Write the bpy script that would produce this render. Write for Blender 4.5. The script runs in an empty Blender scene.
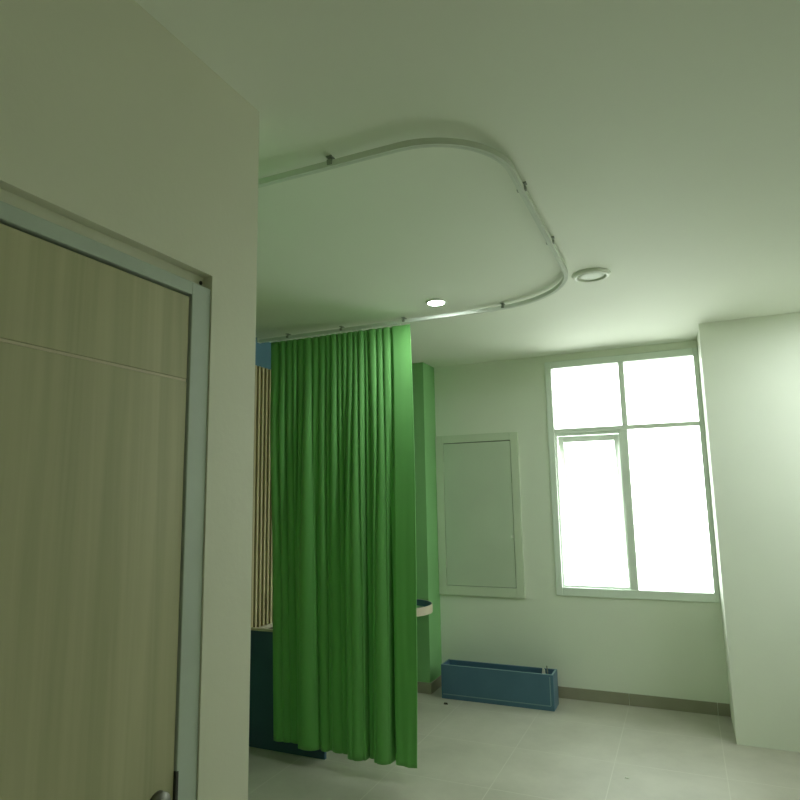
import bpy, bmesh, math, random
from mathutils import Vector, Matrix
random.seed(4)
sc = bpy.context.scene
C = sc.collection
PI = math.pi
SKY = 8.2

# ------------------------------------------------------------------ helpers
def obj(name, bm, mat, parent=None, smooth=False, bevel=0.0):
    me = bpy.data.meshes.new(name)
    bmesh.ops.recalc_face_normals(bm, faces=bm.faces)
    bm.to_mesh(me); bm.free()
    if smooth:
        for p in me.polygons: p.use_smooth = True
    o = bpy.data.objects.new(name, me)
    if mat: me.materials.append(mat)
    C.objects.link(o)
    if parent: o.parent = parent
    if bevel:
        m = o.modifiers.new('bevel', 'BEVEL'); m.width = bevel; m.segments = 2; m.limit_method = 'ANGLE'
    return o

def box(bm, x0, x1, y0, y1, z0, z1):
    v = [bm.verts.new(p) for p in ((x0,y0,z0),(x1,y0,z0),(x1,y1,z0),(x0,y1,z0),(x0,y0,z1),(x1,y0,z1),(x1,y1,z1),(x0,y1,z1))]
    for f in ((0,1,2,3),(4,5,6,7),(0,1,5,4),(1,2,6,5),(2,3,7,6),(3,0,4,7)):
        bm.faces.new([v[i] for i in f])
    return v

def boxes(*bs):
    bm = bmesh.new()
    for b in bs: box(bm, *b)
    return bm

def lathe(profile, n=48, center=(0,0,0)):
    bm = bmesh.new(); rings = []
    for r, z in profile:
        if r < 1e-6: rings.append([bm.verts.new((center[0], center[1], center[2]+z))])
        else: rings.append([bm.verts.new((center[0]+r*math.cos(2*PI*k/n), center[1]+r*math.sin(2*PI*k/n), center[2]+z)) for k in range(n)])
    for a, b in zip(rings, rings[1:]):
        for k in range(n):
            k2 = (k+1) % n
            if len(a) == 1 and len(b) == 1: continue
            if len(a) == 1: bm.faces.new((a[0], b[k], b[k2]))
            elif len(b) == 1: bm.faces.new((a[k], a[k2], b[0]))
            else: bm.faces.new((a[k], a[k2], b[k2], b[k]))
    return bm

def tube(bm, pts, rad, n=12):
    pts = [Vector(p) for p in pts]; rings = []
    for i, p in enumerate(pts):
        t = (pts[min(i+1, len(pts)-1)] - pts[max(i-1, 0)]).normalized()
        a = t.orthogonal().normalized() if i == 0 else (rings[-1][1] - t*rings[-1][1].dot(t)).normalized()
        b = t.cross(a); r = rad[i] if isinstance(rad, (list, tuple)) else rad
        rings.append(([bm.verts.new(p + r*(math.cos(2*PI*k/n)*a + math.sin(2*PI*k/n)*b)) for k in range(n)], a))
    for (A, _), (B, _) in zip(rings, rings[1:]):
        for k in range(n): bm.faces.new((A[k], A[(k+1) % n], B[(k+1) % n], B[k]))
    bm.faces.new(rings[0][0]); bm.faces.new(rings[-1][0])

def prism(bm, outline, z0, z1):
    lo = [bm.verts.new((x, y, z0)) for x, y in outline]; hi = [bm.verts.new((x, y, z1)) for x, y in outline]
    n = len(outline)
    bm.faces.new(lo); bm.faces.new(hi)
    for k in range(n): bm.faces.new((lo[k], lo[(k+1) % n], hi[(k+1) % n], hi[k]))

def sweep(bm, path, prof):
    rings = []
    for i, p in enumerate(path):
        t = (Vector(path[min(i+1, len(path)-1)]) - Vector(path[max(i-1, 0)])).normalized()
        nrm = Vector((-t.y, t.x, 0))
        rings.append([bm.verts.new(Vector(p) + nrm*a + Vector((0, 0, z))) for a, z in prof])
    n = len(prof)
    for A, B in zip(rings, rings[1:]):
        for k in range(n): bm.faces.new((A[k], A[(k+1) % n], B[(k+1) % n], B[k]))
    bm.faces.new(rings[0]); bm.faces.new(rings[-1])

def thing(name, label, cat, loc=(0,0,0), group=None):
    o = bpy.data.objects.new(name, None); C.objects.link(o); o.location = loc; o.empty_display_size = .1
    o['label'] = label; o['category'] = cat
    if group: o['group'] = group
    return o
def tag(o, label, cat, group=None):
    o['label'] = label; o['category'] = cat
    if group: o['group'] = group
    return o
def struct(name, bm, mat, label=None, cat=None, bevel=0.0):
    o = obj(name, bm, mat, bevel=bevel); o['kind'] = 'structure'
    if label: o['label'] = label
    if cat: o['category'] = cat
    return o
def struct_empty(name, label, cat):
    o = bpy.data.objects.new(name, None); C.objects.link(o); o['kind'] = 'structure'; o['label'] = label; o['category'] = cat
    return o

# ------------------------------------------------------------------ materials
def nodes(name):
    m = bpy.data.materials.new(name); m.use_nodes = True
    nt = m.node_tree; b = nt.nodes['Principled BSDF']
    return m, nt, b
def paint(name, col, rough=.6, mottling=.04, scale=3.0, bump=.15, bscale=90.0, spec=.3, metal=0.0):
    m, nt, b = nodes(name)
    N = nt.nodes.new; L = nt.links.new
    tc = N('ShaderNodeTexCoord'); nz = N('ShaderNodeTexNoise'); nz.inputs['Scale'].default_value = scale; nz.inputs['Detail'].default_value = 5
    L(tc.outputs['Object'], nz.inputs['Vector'])
    rp = N('ShaderNodeValToRGB')
    rp.color_ramp.elements[0].position = .3; rp.color_ramp.elements[1].position = .7
    rp.color_ramp.elements[0].color = tuple(c*(1-mottling) for c in col) + (1,)
    rp.color_ramp.elements[1].color = tuple(min(1, c*(1+mottling)) for c in col) + (1,)
    L(nz.outputs['Fac'], rp.inputs['Fac']); L(rp.outputs['Color'], b.inputs['Base Color'])
    b.inputs['Roughness'].default_value = rough; b.inputs['Specular IOR Level'].default_value = spec; b.inputs['Metallic'].default_value = metal
    if bump:
        n2 = N('ShaderNodeTexNoise'); n2.inputs['Scale'].default_value = bscale; n2.inputs['Detail'].default_value = 4
        L(tc.outputs['Object'], n2.inputs['Vector'])
        bp = N('ShaderNodeBump'); bp.inputs['Strength'].default_value = bump; bp.inputs['Distance'].default_value = .004
        L(n2.outputs['Fac'], bp.inputs['Height']); L(bp.outputs['Normal'], b.inputs['Normal'])
    return m

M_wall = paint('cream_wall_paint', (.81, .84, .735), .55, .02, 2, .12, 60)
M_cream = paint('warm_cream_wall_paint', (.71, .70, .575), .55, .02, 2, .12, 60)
M_ceil = paint('ceiling_paint', (.80, .825, .725), .7, .015, 1.2, .08, 40)
M_green = paint('green_wall_paint', (.25, .52, .22), .5, .03, 3, .1, 60)
M_blue = paint('blue_laminate', (.085, .17, .25), .4, .06, 5, .05, 120)
M_bluedark = paint('blue_cabinet_laminate', (.05, .10, .16), .4, .06, 5, .05, 120)
M_blueedge = paint('blue_edge_banding', (.20, .32, .36), .4, .06, 9, .05, 120)
M_bluewall = paint('blue_board_paint', (.12, .25, .36), .5, .05, 4, .08, 60)
M_beige = paint('beige_edge_banding', (.62, .55, .42), .5, .05, 6, .05, 90)
M_alu = paint('white_window_aluminium', (.82, .88, .81), .35, .02, 4, 0)
M_rail = paint('rail_aluminium', (.66, .70, .62), .7, .03, 8, 0, spec=.15)
M_clip = paint('rail_clip_metal', (.27, .30, .24), .45, .05, 9, 0)
M_white = paint('white_plastic', (.80, .83, .74), .45, .02, 6, 0)
M_fix = paint('fixture_diffuser', (.66, .72, .62), .5, .02, 6, 0)
M_hatch = paint('hatch_grey_green_paint', (.60, .67, .54), .5, .03, 3, .05, 50)
M_hatchframe = paint('hatch_frame_paint', (.65, .71, .57), .5, .03, 3, .05, 50)
M_seam = paint('dark_seam', (.10, .12, .09), .8, .05, 6, 0)
M_frame = paint('grey_door_frame_paint', (.50, .56, .50), .45, .06, 6, .05, 60)
M_metal = paint('brushed_lock_metal', (.16, .16, .13), .5, .05, 9, 0, metal=.6)
M_dark = paint('dark_strike_metal', (.05, .05, .045), .5, .1, 9, 0)
M_slatback = paint('dark_brown_backing', (.085, .058, .03), .7, .1, 8, 0)
M_scrap = paint('white_paper', (.75, .77, .68), .8, .04, 12, 0)
M_chip = paint('dark_debris', (.045, .04, .03), .9, .2, 30, .2)
M_twig = paint('grey_stick', (.22, .24, .20), .8, .2, 30, .1)

def wood(name, c1, c2, scale, rough=.5, axis='Z'):
    m, nt, b = nodes(name); N = nt.nodes.new; L = nt.links.new
    tc = N('ShaderNodeTexCoord'); mp = N('ShaderNodeMapping')
    mp.inputs['Scale'].default_value = (scale, scale, scale*.035) if axis == 'Z' else (scale, scale*.035, scale)
    L(tc.outputs['Object'], mp.inputs['Vector'])
    nz = N('ShaderNodeTexNoise'); nz.inputs['Scale'].default_value = 1; nz.inputs['Detail'].default_value = 8; nz.inputs['Distortion'].default_value = .6
    L(mp.outputs['Vector'], nz.inputs['Vector'])
    rp = N('ShaderNodeValToRGB'); rp.color_ramp.elements[0].position = .32; rp.color_ramp.elements[1].position = .68
    rp.color_ramp.elements[0].color = c1 + (1,); rp.color_ramp.elements[1].color = c2 + (1,)
    L(nz.outputs['Fac'], rp.inputs['Fac']); L(rp.outputs['Color'], b.inputs['Base Color'])
    b.inputs['Roughness'].default_value = rough; b.inputs['Specular IOR Level'].default_value = .3
    bp = N('ShaderNodeBump'); bp.inputs['Strength'].default_value = .08; bp.inputs['Distance'].default_value = .002
    L(nz.outputs['Fac'], bp.inputs['Height']); L(bp.outputs['Normal'], b.inputs['Normal'])
    return m
M_door = wood('pale_door_laminate', (.415, .40, .25), (.53, .50, .33), 26)
M_slat = wood('tan_slat_wood', (.52, .42, .24), (.64, .54, .34), 40)

def tile_floor():
    m, nt, b = nodes('grey_floor_tiles'); N = nt.nodes.new; L = nt.links.new
    tc = N('ShaderNodeTexCoord'); sx = N('ShaderNodeSeparateXYZ'); L(tc.outputs['Object'], sx.inputs[0])
    def joint(out, off):
        a = N('ShaderNodeMath'); a.operation = 'ADD'; a.inputs[1].default_value = off; L(out, a.inputs[0])
        p = N('ShaderNodeMath'); p.operation = 'PINGPONG'; p.inputs[1].default_value = .29; L(a.outputs[0], p.inputs[0])
        c = N('ShaderNodeMath'); c.operation = 'LESS_THAN'; c.inputs[1].default_value = .0025; L(p.outputs[0], c.inputs[0])
        return c
    jx = joint(sx.outputs['X'], 1.06+5.8); jy = joint(sx.outputs['Y'], 1.16)
    mx = N('ShaderNodeMath'); mx.operation = 'MAXIMUM'; L(jx.outputs[0], mx.inputs[0]); L(jy.outputs[0], mx.inputs[1])
    nz = N('ShaderNodeTexNoise'); nz.inputs['Scale'].default_value = 2.4; nz.inputs['Detail'].default_value = 9; nz.inputs['Roughness'].default_value = .65
    L(tc.outputs['Object'], nz.inputs['Vector'])
    rp = N('ShaderNodeValToRGB'); rp.color_ramp.elements[0].position = .3; rp.color_ramp.elements[1].position = .72
    rp.color_ramp.elements[0].color = (.40, .385, .315, 1); rp.color_ramp.elements[1].color = (.52, .50, .42, 1)
    L(nz.outputs['Fac'], rp.inputs['Fac'])
    mix = N('ShaderNodeMix'); mix.data_type = 'RGBA'; mix.inputs['B'].default_value = (.53, .515, .435, 1)
    L(mx.outputs[0], mix.inputs['Factor']); L(rp.outputs['Color'], mix.inputs['A']); L(mix.outputs['Result'], b.inputs['Base Color'])
    b.inputs['Specular IOR Level'].default_value = .35
    rr = N('ShaderNodeMapRange'); rr.inputs['To Min'].default_value = .38; rr.inputs['To Max'].default_value = .6
    L(nz.outputs['Fac'], rr.inputs['Value']); L(rr.outputs['Result'], b.inputs['Roughness'])
    return m
M_floor = tile_floor()
def skirting():
    m, nt, b = nodes('grey_brown_skirting_tile'); N = nt.nodes.new; L = nt.links.new
    tc = N('ShaderNodeTexCoord'); nz = N('ShaderNodeTexNoise'); nz.inputs['Scale'].default_value = 6; nz.inputs['Detail'].default_value = 8
    L(tc.outputs['Object'], nz.inputs['Vector'])
    rp = N('ShaderNodeValToRGB'); rp.color_ramp.elements[0].color = (.27, .255, .19, 1); rp.color_ramp.elements[1].color = (.36, .34, .26, 1)
    L(nz.outputs['Fac'], rp.inputs['Fac']); L(rp.outputs['Color'], b.inputs['Base Color']); b.inputs['Roughness'].default_value = .5
    return m
M_skirt = skirting()

def cloth():
    m, nt, b = nodes('green_curtain_fabric'); N = nt.nodes.new; L = nt.links.new
    col = (.205, .52, .155)
    tc = N('ShaderNodeTexCoord'); nz = N('ShaderNodeTexNoise'); nz.inputs['Scale'].default_value = 350; nz.inputs['Detail'].default_value = 3
    L(tc.outputs['Object'], nz.inputs['Vector'])
    rp = N('ShaderNodeValToRGB'); rp.color_ramp.elements[0].color = tuple(c*.93 for c in col)+(1,); rp.color_ramp.elements[1].color = tuple(c*1.07 for c in col)+(1,)
    L(nz.outputs['Fac'], rp.inputs['Fac']); L(rp.outputs['Color'], b.inputs['Base Color'])
    b.inputs['Roughness'].default_value = .62; b.inputs['Specular IOR Level'].default_value = .25
    b.inputs['Sheen Weight'].default_value = .15
    tr = N('ShaderNodeBsdfTranslucent'); L(rp.outputs['Color'], tr.inputs['Color'])
    mx = N('ShaderNodeMixShader'); mx.inputs['Fac'].default_value = .22
    L(b.outputs[0], mx.inputs[1]); L(tr.outputs[0], mx.inputs[2]); L(mx.outputs[0], nt.nodes['Material Output'].inputs['Surface'])
    return m
M_cloth = cloth()

def glass():
    m = bpy.data.materials.new('window_glass'); m.use_nodes = True; nt = m.node_tree; nt.nodes.clear(); N = nt.nodes.new; L = nt.links.new
    t = N('ShaderNodeBsdfTransparent'); t.inputs['Color'].default_value = (.97, 1, .97, 1)
    g = N('ShaderNodeBsdfGlossy'); g.inputs['Roughness'].default_value = .03
    f = N('ShaderNodeFresnel'); f.inputs['IOR'].default_value = 1.3
    mx = N('ShaderNodeMixShader'); o = N('ShaderNodeOutputMaterial')
    L(f.outputs[0], mx.inputs['Fac']); L(t.outputs[0], mx.inputs[1]); L(g.outputs[0], mx.inputs[2]); L(mx.outputs[0], o.inputs['Surface'])
    return m
M_glass = glass()
def emit(name, col, s):
    m = bpy.data.materials.new(name); m.use_nodes = True; nt = m.node_tree; nt.nodes.clear()
    e = nt.nodes.new('ShaderNodeEmission'); e.inputs['Color'].default_value = col+(1,); e.inputs['Strength'].default_value = s
    o = nt.nodes.new('ShaderNodeOutputMaterial'); nt.links.new(e.outputs[0], o.inputs['Surface'])
    return m
M_lamp = emit('lit_lamp_diffuser', (.92, 1, .98), 330)

M_fill = emit('fill_light_diffuser', (.92, 1, .98), 15)  # emission for the added fill light by the right wall
# ------------------------------------------------------------------ room shell
H = 2.657          # ceiling height
YB = 5.128         # back wall (window wall)
XL = -2.66         # left wall of the bay
XD = -1.04         # wall with the door
YC = 1.38          # outer corner of the door wall
XP = .182          # pier beside the window
XR = 1.60
YF = -2.0
struct('floor', boxes((XL-.12, XR+.12, YF-.12, YB+.16, -.1, 0)), M_floor)
struct('ceiling', boxes((XL-.12, XR+.12, YF-.12, YB+.16, H, H+.12)), M_ceil)
WX0, WX1, WZ0, WZ1 = -.962, XP, .755, 2.605
struct('wall_back', boxes((XL, WX0, YB, YB+.16, 0, H), (WX1, XR, YB, YB+.16, 0, H), (WX0, WX1, YB, YB+.16, 0, WZ0), (WX0, WX1, YB, YB+.16, WZ1, H)), M_wall)
struct('wall_left', boxes((XL-.12, XL, YF-.12, YB+.16, 0, H)), M_green)  # unseen paint, green picked to damp bounce light on the floor
W2 = (4.05, 4.50, 1.0, 2.3)  # opening for the added fill window
struct('wall_right', boxes((XR, XR+.12, YF-.12, W2[0], 0, H), (XR, XR+.12, W2[1], YB+.16, 0, H), (XR, XR+.12, W2[0], W2[1], 0, W2[2]), (XR, XR+.12, W2[0], W2[1], W2[3], H)), M_wall)
struct('wall_front', boxes((XL, XR, YF-.12, YF, 0, H)), M_wall)
DY0, DY1, DZ = .235, 1.200, 2.102
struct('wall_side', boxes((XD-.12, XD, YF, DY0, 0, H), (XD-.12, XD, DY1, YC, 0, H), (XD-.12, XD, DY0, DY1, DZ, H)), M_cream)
struct('wall_bay', boxes((XL, XD-.12, YC-.12, YC, 0, H)), M_green)  # hidden face, coloured green to dim the light bounced in the bay
struct('trim_1', boxes((XP, XR, 4.60, YB, 0, H)), M_wall, 'pale square pier filling the corner right of the window', 'pier')
CY, CX, CZ = 4.865, -1.932, H
struct('trim_2', boxes((XL, CX, CY, YB, 0, CZ)), M_green, 'green painted corner pier behind the curtain', 'pier')
SK = .082
def skirt(name, segs):
    return struct(name, boxes(*segs), M_skirt, bevel=.0015)
def split(a, b, first, pitch):
    cuts = [a]; k = first
    while k < b:
        if k > a: cuts.append(k)
        k += pitch
    cuts.append(b); g = .0015
    return [(p+g, q-g) for p, q in zip(cuts, cuts[1:])]
skirt('baseboard_back', [(p, q, YB-.011, YB, 0, SK) for p, q in split(CX+.01, XP, -2.216, .58)])
skirt('baseboard_pier', [(XL+.02, CX+.010, CY-.010, CY, 0, SK), (CX, CX+.010, CY, YB-.012, 0, SK)])
skirt('baseboard_left', [(XL, XL+.010, 1.40, 3.45, 0, SK)])
skirt('baseboard_side', [(XL+.02, XD, YC, YC+.010, 0, SK), (XD, XD+.010, DY1, YC, 0, SK), (XD, XD+.010, YF, DY0, 0, SK)])

# ------------------------------------------------------------------ window in the back wall
w = struct_empty('window_1', 'white aluminium window with an open lower left sash, beside the blue box', 'window')
F0, F1 = YB-.012, YB+.065
FX0, FX1 = WX0+.001, WX1-.001
mb = boxes((FX0, -.912, F0, F1, WZ0, WZ1-.002), (.147, FX1, F0, F1, WZ0, WZ1-.002),
           (-.912, .147, F0, F1, 2.546, WZ1-.002), (-.912, .147, F0, F1, WZ0, .818))
obj('window_frame', mb, M_alu, w, bevel=.004)
obj('mullion', boxes((-.412, -.358, F0+.004, F1-.004, .818, 2.018)), M_alu, w, bevel=.003)
obj('mullion', boxes((-.392, -.352, F0+.004, F1-.004, 2.050, 2.546)), M_alu, w, bevel=.003)
obj('transom', boxes((-.912, .147, F0+.003, F1-.003, 2.018, 2.050)), M_alu, w, bevel=.003)
# inner rebate beads round the casement opening
obj('sash_rebate', boxes((-.912, -.900, F0+.03, F1, .818, 2.018), (-.424, -.412, F0+.03, F1, .818, 2.018), (-.900, -.424, F0+.03, F1, 1.995, 2.018), (-.900, -.424, F0+.03, F1, .818, .832)), M_alu, w)
obj('pane', boxes((-.912, -.392, YB+.025, YB+.031, 2.050, 2.546)), M_glass, w)
obj('pane', boxes((-.352, .147, YB+.025, YB+.031, 2.050, 2.546)), M_glass, w)
obj('pane', boxes((-.358, .147, YB+.025, YB+.031, .818, 2.018)), M_glass, w)
# top hung sash, pushed open at the bottom
hz = 1.985; L_ = 1.16; ang = math.radians(22)
s = obj('sash', boxes((-.897, -.857, 0, .035, -L_, 0), (-.467, -.427, 0, .035, -L_, 0), (-.857, -.467, 0, .035, -.045, 0), (-.857, -.467, 0, .035, -L_, -L_+.045)), M_alu, w, bevel=.003)
s.location = (0, YB+.045, hz); s.rotation_euler = (ang, 0, 0)
obj('sash_pane', boxes((-.857, -.467, .014, .020, -L_+.045, -.045)), M_glass, s)
# added window out of view in the right wall, lets in extra daylight
w2 = struct_empty('fill_window_2', 'added white fill window in the right wall, out of view', 'window')
y0, y1, z0, z1 = W2
obj('window_frame', boxes((XR+.02, XR+.08, y0, y0+.05, z0, z1), (XR+.02, XR+.08, y1-.05, y1, z0, z1), (XR+.02, XR+.08, y0+.05, y1-.05, z0, z0+.05), (XR+.02, XR+.08, y0+.05, y1-.05, z1-.05, z1), (XR+.02, XR+.08, y0*.5+y1*.5-.025, y0*.5+y1*.5+.025, z0+.05, z1-.05)), M_alu, w2, bevel=.003)
obj('pane', boxes((XR+.045, XR+.051, y0+.05, y0*.5+y1*.5-.025, z0+.05, z1-.05)), M_glass, w2)
obj('pane', boxes((XR+.045, XR+.051, y0*.5+y1*.5+.025, y1-.05, z0+.05, z1-.05)), M_glass, w2)

# ------------------------------------------------------------------ door
d = struct_empty('door_1', 'pale wood-grain door in a grey frame, at the left', 'door')
FXi = XD-.004
obj('door_frame', boxes((XD-.12, FXi, 1.136, DY1, 0, 2.068), (XD-.12, FXi, DY0, .299, 0, 2.068), (XD-.12, FXi, .299, 1.136, 2.036, 2.068)), M_frame, d, bevel=.002)
obj('frame_recess', boxes((XD-.12, XD-.028, DY0, DY1, 2.068, DZ)), M_cream, d)
bm = bmesh.new(); tube(bm, [(XD-.028, 1.189, 2.085), (XD-.026, 1.189, 2.085)], .005, 14)
obj('fixing_hole', bm, M_dark, d)
obj('door_leaf', boxes((XD-.050, XD-.008, .303, 1.131, .006, 1.8215), (XD-.050, XD-.008, .303, 1.131, 1.8285, 2.0295), (XD-.050, XD-.0105, .303, 1.131, 1.8215, 1.8285)), M_door, d, bevel=.0015)
obj('groove_strip', boxes((XD-.0105, XD-.0095, .304, 1.130, 1.8222, 1.8278)), M_beige, d)
obj('stop_strip', boxes((XD-.115, XD-.066, 1.10, 1.136, 0, 2.036), (XD-.115, XD-.066, .299, .335, 0, 2.036), (XD-.115, XD-.066, .335, 1.10, 2.0, 2.036)), M_seam, d)
obj('strike_plate', boxes((XD-.024, XD-.002, 1.1315, 1.1395, .85, .968)), M_dark, d, bevel=.001)
hd = bmesh.new()
tube(hd, [(XD-.012, 1.085, .922), (XD+.006, 1.085, .922)], [.027, .025], 24)
tube(hd, [(XD, 1.085, .920), (XD+.030, 1.085, .921), (XD+.046, 1.080, .922), (XD+.052, 1.066, .922), (XD+.052, 1.03, .922), (XD+.050, .975, .918)], [.011, .010, .0105, .011, .010, .008], 16)
h = obj('handle', hd, M_metal, d, smooth=True); h['label'] = 'metal lever handle'

# ------------------------------------------------------------------ slatted wall panel on the left wall
p = thing('slat_panel', 'wall panel of vertical tan wooden slats, left of the green curtain', 'wall panel', (XL, 3.4, .61))
def local(o, parent):      # keep world placement of a part under a moved parent
    o.parent = parent; o.matrix_parent_inverse = Matrix.Translation(parent.location).inverted(); return o
struct('trim_3', boxes((XL, XL+.010, 2.0, 4.86, 2.455, H)), M_bluewall, 'blue painted wall band above the wooden slats', 'wall band')
local(obj('backing', boxes((XL, XL+.014, 2.0, 4.86, .61, 2.4545)), M_slatback), p)
sb = bmesh.new(); y = 2.005
while y < 4.84:
    box(sb, XL+.014, XL+.030, y, y+.019, .702, 2.453); y += .0425
local(obj('slats', sb, M_slat), p)
local(obj('bottom_rail', boxes((XL, XL+.034, 2.0, 4.86, .675, .700)), M_beige), p)

# ------------------------------------------------------------------ low blue partition behind the curtain
c = thing('low_partition', 'dark blue low partition panel with pale top edge, half behind the curtain', 'partition', (-2.36, 3.47, 0))
local(obj('panel', boxes((XL+.001, -2.068, 3.476, 3.498, 0, .702)), M_bluedark, bevel=.0015), c)
local(obj('top_edge', boxes((XL+.001, -2.066, 3.474, 3.500, .702, .716)), M_beige, bevel=.0015), c)

# ------------------------------------------------------------------ rounded shelf by the pier
sh = thing('rounded_shelf', 'rounded shelf with blue inner rim and beige outer band, by the green pier', 'shelf', (-2.2, 4.62, .66))
cxs, cys, R = -2.058, 4.618, .238
def shape(r): return [(XL+.032, cys-r)] + [(cxs+r*math.cos(a), cys+r*math.sin(a)) for a in [(-PI/2)+PI*k/32 for k in range(33)]] + [(XL+.032, cys+r)]
bm = bmesh.new(); prism(bm, shape(R-.012), .655, .668)
local(obj('shelf_board', bm, M_green), sh)
def band(r0, r1, z0, z1):
    bm = bmesh.new(); o_, i_ = shape(r1), shape(r0); n = len(o_)
    ring = [[bm.verts.new((x, y, z)) for x, y in pts] for pts, z in ((o_, z0), (o_, z1), (i_, z1), (i_, z0))]
    for k in range(n-1):
        for a in range(4): bm.faces.new((ring[a][k], ring[a][k+1], ring[(a+1) % 4][k+1], ring[(a+1) % 4][k]))
    bm.faces.new([r[0] for r in ring]); bm.faces.new([r[-1] for r in ring])
    return bm
local(obj('outer_band', band(R-.006, R, .655, .716), M_beige, smooth=False), sh)
local(obj('inner_rim', band(R-.012, R-.006, .668, .716), M_blue), sh)

# ------------------------------------------------------------------ blue open box on the floor
bx = thing('open_box', 'long open-topped blue box on the floor against the window wall', 'box', (-1.385, 4.87, 0))
X0, X1, Y0, Y1, BH, T = -1.815, -.958, 4.797, 4.972, .245, .014
local(obj('front_panel', boxes((X0, X1, Y0, Y0+T, 0, BH)), M_blue, bevel=.0015), bx)
local(obj('back_panel', boxes((X0, X1, Y1-T, Y1, 0, BH)), M_blue, bevel=.0015), bx)
local(obj('end_panel', boxes((X0, X0+T, Y0+T, Y1-T, 0, BH)), M_blue, bevel=.0015), bx)
local(obj('end_panel', boxes((X1-T, X1, Y0+T, Y1-T, 0, BH)), M_blue, bevel=.0015), bx)
local(obj('bottom_panel', boxes((X0+T, X1-T, Y0+T, Y1-T, 0, .012)), M_blue), bx)
local(obj('edge_banding', boxes((X0+.001, X1-.001, Y0+.001, Y0+T-.001, BH, BH+.002), (X1-T+.001, X1-.001, Y0+T, Y1-.001, BH, BH+.002), (X0+.001, X0+T-.001, Y0+T, Y1-.001, BH, BH+.002)), M_blueedge), bx)
local(obj('edge_strip', boxes((X0+.012, X1-.024, Y0-.0015, Y0, .030, .036), (X1-.026, X1-.020, Y0-.0015, Y0, .036, BH-.014)), M_blueedge), bx)
# scraps left inside it
bm = bmesh.new()
pts = [(-1.085, 4.905, .02), (-1.02, 4.935, .02), (-1.062, 4.945, .252), (-1.045, 4.947, .245)]
v = [bm.verts.new(q) for q in pts] + [bm.verts.new((q[0], q[1]+.003, q[2])) for q in pts]
for f in ((0, 1, 3, 2), (4, 5, 7, 6), (0, 1, 5, 4), (1, 3, 7, 5), (3, 2, 6, 7), (2, 0, 4, 6)): bm.faces.new([v[i] for i in f])
tag(obj('paper_scrap', bm, M_scrap), 'white pointed paper scrap standing inside the blue box', 'scrap')
bm = bmesh.new(); tube(bm, [(-1.00, 4.88, .022), (-1.012, 4.915, .14), (-1.030, 4.952, .268)], .0045, 8)
tag(obj('stick', bm, M_twig), 'thin grey stick leaning inside the blue box by the paper', 'stick')

def chip(name, x, y, r, hgt, mat, label, cat):
    bm = bmesh.new(); n = 9; pr = []
    for k in range(n):
        a = 2*PI*k/n; q = r*(.65+.5*random.random()); pr.append((x+q*math.cos(a), y+.6*q*math.sin(a)))
    prism(bm, pr, 0, hgt)
    top = [v for v in bm.verts if v.co.z > 0]
    for v in top: v.co.z *= .5+random.random()*.7; v.co.x += (x-v.co.x)*.3; v.co.y += (y-v.co.y)*.3
    return tag(obj(name, bm, mat), label, cat)
chip('debris_chip', -1.738, 4.679, .022, .012, M_chip, 'small dark chip of debris on the floor before the blue box', 'debris')
chip('plaster_crumb', -.399, 3.875, .013, .004, M_scrap, 'tiny white crumb on the open floor at the lower right', 'debris')

# ------------------------------------------------------------------ wall hatch left of the window
hp = thing('wall_hatch', 'grey-green hatch with closed flap on the wall, between green pier and window', 'hatch', (-1.57, YB, .72))
hx0, hx1, hz0, hz1 = -1.930, -1.208, .722, 2.046
ix0, ix1, iz0, iz1 = -1.862, -1.272, .795, 1.980
local(obj('hatch_frame', boxes((hx0, ix0, YB-.022, YB, hz0, hz1), (ix1, hx1, YB-.022, YB, hz0, hz1), (ix0, ix1, YB-.022, YB, hz0, iz0), (ix0, ix1, YB-.022, YB, iz1, hz1)), M_hatchframe, bevel=.003), hp)
local(obj('back_board', boxes((ix0, ix1, YB-.004, YB, iz0, iz1)), M_seam), hp)
local(obj('flap', boxes((ix0+.004, ix1-.004, YB-.020, YB-.004, iz0+.004, iz1-.006)), M_hatch, bevel=.002), hp)
bm = bmesh.new(); tube(bm, [(ix1-.016, YB-.020, 1.20), (ix1-.016, YB-.034, 1.20)], [.012, .010], 16)
l = local(obj('latch', bm, M_white, smooth=False), hp)
for zz in (1.78, .98):
    bm = bmesh.new(); tube(bm, [(ix0+.002, YB-.024, zz-.04), (ix0+.002, YB-.024, zz+.04)], .006, 10)
    local(obj('hinge', bm, M_hatchframe), hp)

# ------------------------------------------------------------------ ceiling fixtures
def downlight(x, y, label, mat):
    dl = thing('downlight', label, 'ceiling light', (x, y, H))
    obj('trim_ring', lathe([(.045, -.001), (.045, -.006), (.050, -.009), (.058, -.006), (.061, 0), (.045, 0), (.045, -.001)], 48), M_white, dl, smooth=True)
    e = obj('diffuser', lathe([(0, -.012), (.030, -.011), (.0445, -.007), (.0445, 0), (0, 0)], 48), mat, dl); e['label'] = 'glowing diffuser of the added fill light'
downlight(-1.231, 3.33, 'lit round downlight inside the curved curtain rail', M_lamp)
pl = thing('added_fill_light', 'added square fill light by the right wall, out of view', 'ceiling light', (1.06, 3.75, H))  # added out of view to brighten the back wall and floor
obj('frame', boxes((-.31, -.285, -.31, .31, -.018, 0), (.285, .31, -.31, .31, -.018, 0), (-.285, .285, -.31, -.285, -.018, 0), (-.285, .285, .285, .31, -.018, 0)), M_white, pl, bevel=.002)
e = obj('diffuser', boxes((-.285, .285, -.285, .285, -.013, -.001)), M_fill, pl); e['label'] = 'glowing diffuser of the added fill light'
ds = thing('ceiling_fixture', 'unlit round white ceiling fixture right of the curved rail', 'ceiling fixture', (-.349, 3.255, H))
obj('trim_ring', lathe([(.070, -.004), (.072, -.014), (.080, -.017), (.090, -.012), (.097, 0), (.070, 0), (.070, -.004)], 56), M_white, ds, smooth=True)
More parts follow.
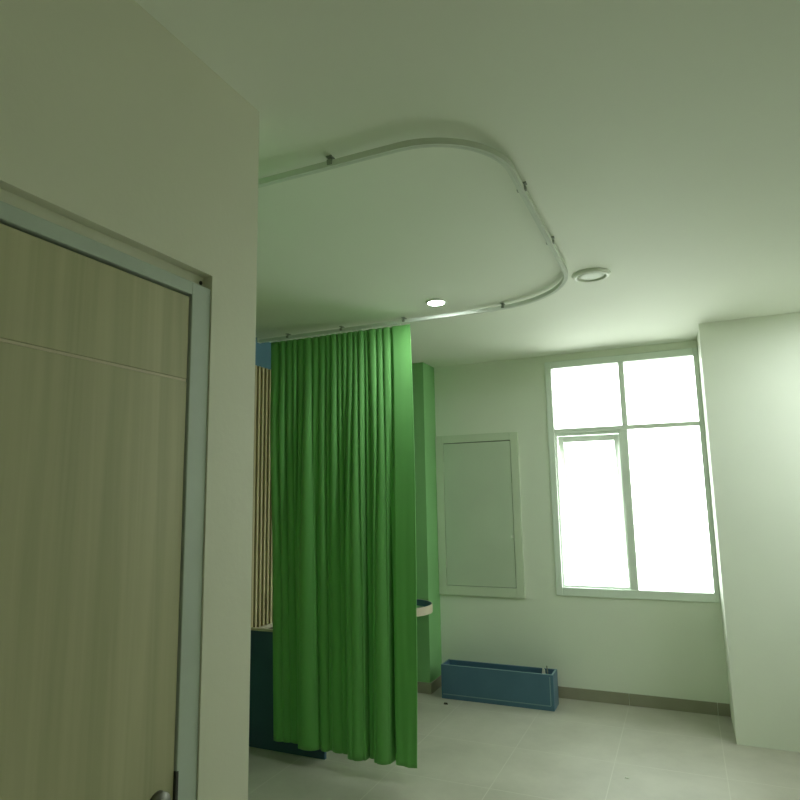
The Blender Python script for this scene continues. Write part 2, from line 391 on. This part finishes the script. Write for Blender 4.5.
obj('diffuser', lathe([(0, -.0115), (.045, -.0105), (.069, -.0075), (.069, 0), (0, 0)], 56), M_fix, ds, smooth=True)

# ------------------------------------------------------------------ curtain rail
ZR = 2.634; YN, YFAR, XRT = 1.690, 3.548, -.450
rl = thing('curtain_rail', 'pale U-shaped curtain rail hung under the ceiling, carrying the green curtain', 'curtain rail', (-1.5, 2.6, H))
path = [(XL+.012, YN, ZR)]
def arc(cx, cy, r, a0, a1, n=20): return [(cx+r*math.cos(a0+(a1-a0)*k/n), cy+r*math.sin(a0+(a1-a0)*k/n), ZR) for k in range(n+1)]
rn, rf = .29, .50
path += [(-2.0, YN, ZR), (-1.3, YN, ZR)] + arc(XRT-rn, YN+rn, rn, -PI/2, 0) + arc(XRT-rf, YFAR-rf, rf, 0, PI/2) + [(-1.3, YFAR, ZR), (-2.0, YFAR, ZR), (XL+.022, YFAR, ZR)]
pr_ = [(-.0105, .010), (.0105, .010), (.0105, -.011), (.002, -.011), (.002, -.0095), (-.002, -.0095), (-.002, -.011), (-.0105, -.011)]
bm = bmesh.new(); sweep(bm, path, pr_)
local(obj('track', bm, M_rail), rl)
def bracket(x, y, along):
    bm = bmesh.new()
    a, b_ = (.010, .019) if along == 'x' else (.019, .010)
    box(bm, x-a, x+a, y-b_, y+b_, H-.004, H)
    a, b_ = (.006, .0055) if along == 'x' else (.0055, .006)
    box(bm, x-a, x+a, y-b_, y+b_, ZR+.010, H-.004)
    e0, e1 = .0107, .0165
    for sgn in (-1, 1):
        lo, hi = min(sgn*e0, sgn*e1), max(sgn*e0, sgn*e1)
        if along == 'x': box(bm, x-.008, x+.008, y+lo, y+hi, ZR-.006, ZR+.010)
        else: box(bm, x+lo, x+hi, y-.008, y+.008, ZR-.006, ZR+.010)
    local(obj('bracket', bm, M_clip), rl)
for x in (-2.35, -1.65, -.98): bracket(x, YN, 'x')
for x in (-2.40, -1.98, -1.53): bracket(x, YFAR, 'x')
for yy in (2.14, 2.68): bracket(XRT, yy, 'y')
bracket(XRT-rf+rf*math.cos(PI/2-.12), YFAR-rf+rf*math.sin(PI/2-.12), 'x')
for yy, xx in ((YN, XL), (YFAR, XL+.010)):
    local(obj('wall_flange', boxes((xx, xx+.012, yy-.020, yy+.020, ZR-.011, ZR+.020)), M_white, bevel=.003), rl)

# ------------------------------------------------------------------ curtain
TOPX = [-2.493, -2.42, -2.371, -2.315, -2.283, -2.228, -2.166, -2.112, -2.059, -2.021, -1.976, -1.939, -1.902, -1.858, -1.822, -1.779, -1.75, -1.694, -1.652, -1.6, -1.463]
TOPX = [x*1.017 for x in TOPX]
BOTX = [-2.388, -2.185, -2.055, -1.988, -1.85, -1.729, -1.679, -1.58, -1.431]
ZT, ZB = 2.606, .088
HEM = -.108                       # the hem hangs a little forward of the rail
xt0, xt1, xb0, xb1 = TOPX[0], TOPX[-1], BOTX[0], BOTX[-1]
tt = [(x-xt0)/(xt1-xt0) for x in TOPX]; tb = [(x-xb0)/(xb1-xb0) for x in BOTX]
# folds: depth towards the room, extra forward shift, sideways lap
FT = [(.024+.016*random.random(), .006*random.random(), .12) for _ in tt[:-2]] + [(.020, .008, .0)]
FB = [(.012, .008, .0), (.070, .012, .17), (.056, -.004, .17), (.050, -.006, .15), (.074, .024, .17), (.050, -.004, .15), (.072, .020, .17), (.052, .022, .0)]
def fold(t, cuts, F):
    for i in range(len(cuts)-1):
        if t <= cuts[i+1] or i == len(cuts)-2:
            u = min(1, max(0, (t-cuts[i])/(cuts[i+1]-cuts[i]))); break
    a, s, lap = F[i]
    prof = math.sin(PI*u)**.7
    last = i == len(cuts)-2
    if last:                                   # the leading edge hangs flat
        q = min(1, u*5); prof = q*q*(3-2*q)*(1-.25*u)
    elif cuts is tb and i == 0:                # so does the trailing flap
        q = min(1, (1-u)*6); prof = q*q*(3-2*q)*(1+.5*math.sin(u*7))
    e = min(1, u*5) if last else (min(1, (1-u)*5) if i == 0 else min(1, min(u, 1-u)*5))
    s2 = s*e*e*(3-2*e)
    return -(a*prof + s2), (0 if last else -lap*math.sin(2*PI*u)*(cuts[i+1]-cuts[i]))
def sm(a, b, x):
    x = min(1, max(0, (x-a)/(b-a))); return x*x*(3-2*x)
NU, NV = 560, 90
bm = bmesh.new(); grid = []
from mathutils import noise
for j in range(NV+1):
    v = j/NV; row = []
    for i in range(NU+1):
        t = i/NU
        k = min(1, sm(.03, .75, v + .10*noise.noise((t*7, 2.3, 0))))
        ft, lt = fold(t, tt, FT); fb, lb = fold(t, tb, FB)
        grow = .7 + .6*sm(0, .3, v)
        mid = 1 - .35*sm(.5, 1, v)
        yy = YFAR + HEM*v + (1-.62*k)*grow*mid*ft + k*fb
        yy += .010*v*noise.noise((t*9 + v*1.5, v*2.2, 5.1)) + .004*noise.noise((t*30, v*3, 9))*v
        xx = (xt0 + (xt1-xt0)*t)*(1-v) + (xb0 + (xb1-xb0)*t)*v
        xx += .024*math.sin(PI*v)*t**4
        xx += (1-k)*lt*.8 + k*lb + .006*noise.noise((t*6, v*3, 1.7))*sm(0, .3, v)*(1 if 0 < i < NU else .3)
        zz = ZT + (ZB-ZT)*v + .006*v*v*v*noise.noise((t*12, 0, 3))
        row.append(bm.verts.new((xx, yy, zz)))
    grid.append(row)
for j in range(NV):
    for i in range(NU):
        bm.faces.new((grid[j][i], grid[j][i+1], grid[j+1][i+1], grid[j+1][i]))
edge = [grid[j][NU].co.copy() for j in range(NV+1)]
hem_pts = [grid[NV][i].co.copy() for i in range(0, NU+1, 2)]
heads = []
for a, b in zip(tt[:-1], tt[1:]):
    i = int(round((a+b)/2*NU)); heads.append(grid[0][i].co.copy())
cu = thing('privacy_curtain', 'floor-length green privacy curtain in soft folds hanging from the curved rail', 'curtain', (-1.97, YFAR, ZT))
cl = local(obj('cloth', bm, M_cloth, smooth=True), cu)
so = cl.modifiers.new('solid', 'SOLIDIFY'); so.thickness = .0016; so.offset = 0
bm = bmesh.new(); tube(bm, [q + Vector((.001, 0, 0)) for q in edge[::2]], .0036, 8)
local(obj('side_hem', bm, M_cloth, smooth=True), cu)
for q in heads:
    bm = bmesh.new()
    tube(bm, [(q.x, q.y, ZT-.012), (q.x, YFAR-.001, ZT+.006), (q.x, YFAR, ZR-.0112)], .0022, 6)
    local(obj('hook', bm, M_white, smooth=True), cu)

# ------------------------------------------------------------------ camera
cam = bpy.data.cameras.new('camera'); co = bpy.data.objects.new('camera', cam); C.objects.link(co)
yaw, pitch, roll, fpx = -4.16257370e-01, 1.49382797e-01, -1.78870818e-02, 629.33
fwd = Vector((math.sin(yaw)*math.cos(pitch), math.cos(yaw)*math.cos(pitch), math.sin(pitch)))
r0 = Vector((math.cos(yaw), -math.sin(yaw), 0)); u0 = r0.cross(fwd)
right = math.cos(roll)*r0 + math.sin(roll)*u0; up = right.cross(fwd)
M = Matrix((right, up, -fwd)).transposed().to_4x4(); M.translation = Vector((0, 0, 1.55))
co.matrix_world = M
cam.sensor_fit = 'HORIZONTAL'; cam.sensor_width = 36; cam.lens = fpx/800*36; cam.clip_start = .02
sc.camera = co

# ------------------------------------------------------------------ light
wd = bpy.data.worlds.new('sky'); sc.world = wd; wd.use_nodes = True
nt = wd.node_tree; bg = nt.nodes['Background']
tc = nt.nodes.new('ShaderNodeTexCoord'); sx = nt.nodes.new('ShaderNodeSeparateXYZ'); nt.links.new(tc.outputs['Generated'], sx.inputs[0])
rp = nt.nodes.new('ShaderNodeValToRGB'); mr = nt.nodes.new('ShaderNodeMapRange'); mr.inputs['From Min'].default_value = -1
nt.links.new(sx.outputs['Z'], mr.inputs['Value']); nt.links.new(mr.outputs['Result'], rp.inputs['Fac'])
els = rp.color_ramp.elements
els[0].position = .0; els[0].color = (.38, .385, .355, 1)
els[1].position = 1.; els[1].color = (.98, 1.08, 1.08, 1)
m_ = els.new(.5); m_.color = (1.0, 1.05, 1.0, 1)
nt.links.new(rp.outputs['Color'], bg.inputs['Color']); bg.inputs['Strength'].default_value = SKY
sc.view_settings.view_transform = 'Standard'; sc.view_settings.look = 'None'; sc.view_settings.gamma = 1
sc.view_settings.exposure = 0; sc.view_settings.use_curve_mapping = False
def portal(name, loc, rot, sx_, sy_):
    l = bpy.data.lights.new(name, 'AREA'); l.shape = 'RECTANGLE'; l.size = sx_; l.size_y = sy_
    l.cycles.is_portal = True
    o = bpy.data.objects.new(name, l); C.objects.link(o); o.location = loc; o.rotation_euler = rot
portal('window_portal', ((WX0+WX1)/2, YB+.155, (WZ0+WZ1)/2), (-PI/2, 0, 0), WX1-WX0, WZ1-WZ0)
portal('fill_window_portal', (XR+.115, (W2[0]+W2[1])/2, (W2[2]+W2[3])/2), (0, PI/2, 0), W2[3]-W2[2], W2[1]-W2[0])  # samples sky light through the added side window
cy = sc.cycles
cy.max_bounces = 14; cy.diffuse_bounces = 8; cy.transparent_max_bounces = 12
cy.caustics_reflective = False; cy.caustics_refractive = False
cy.use_denoising = True
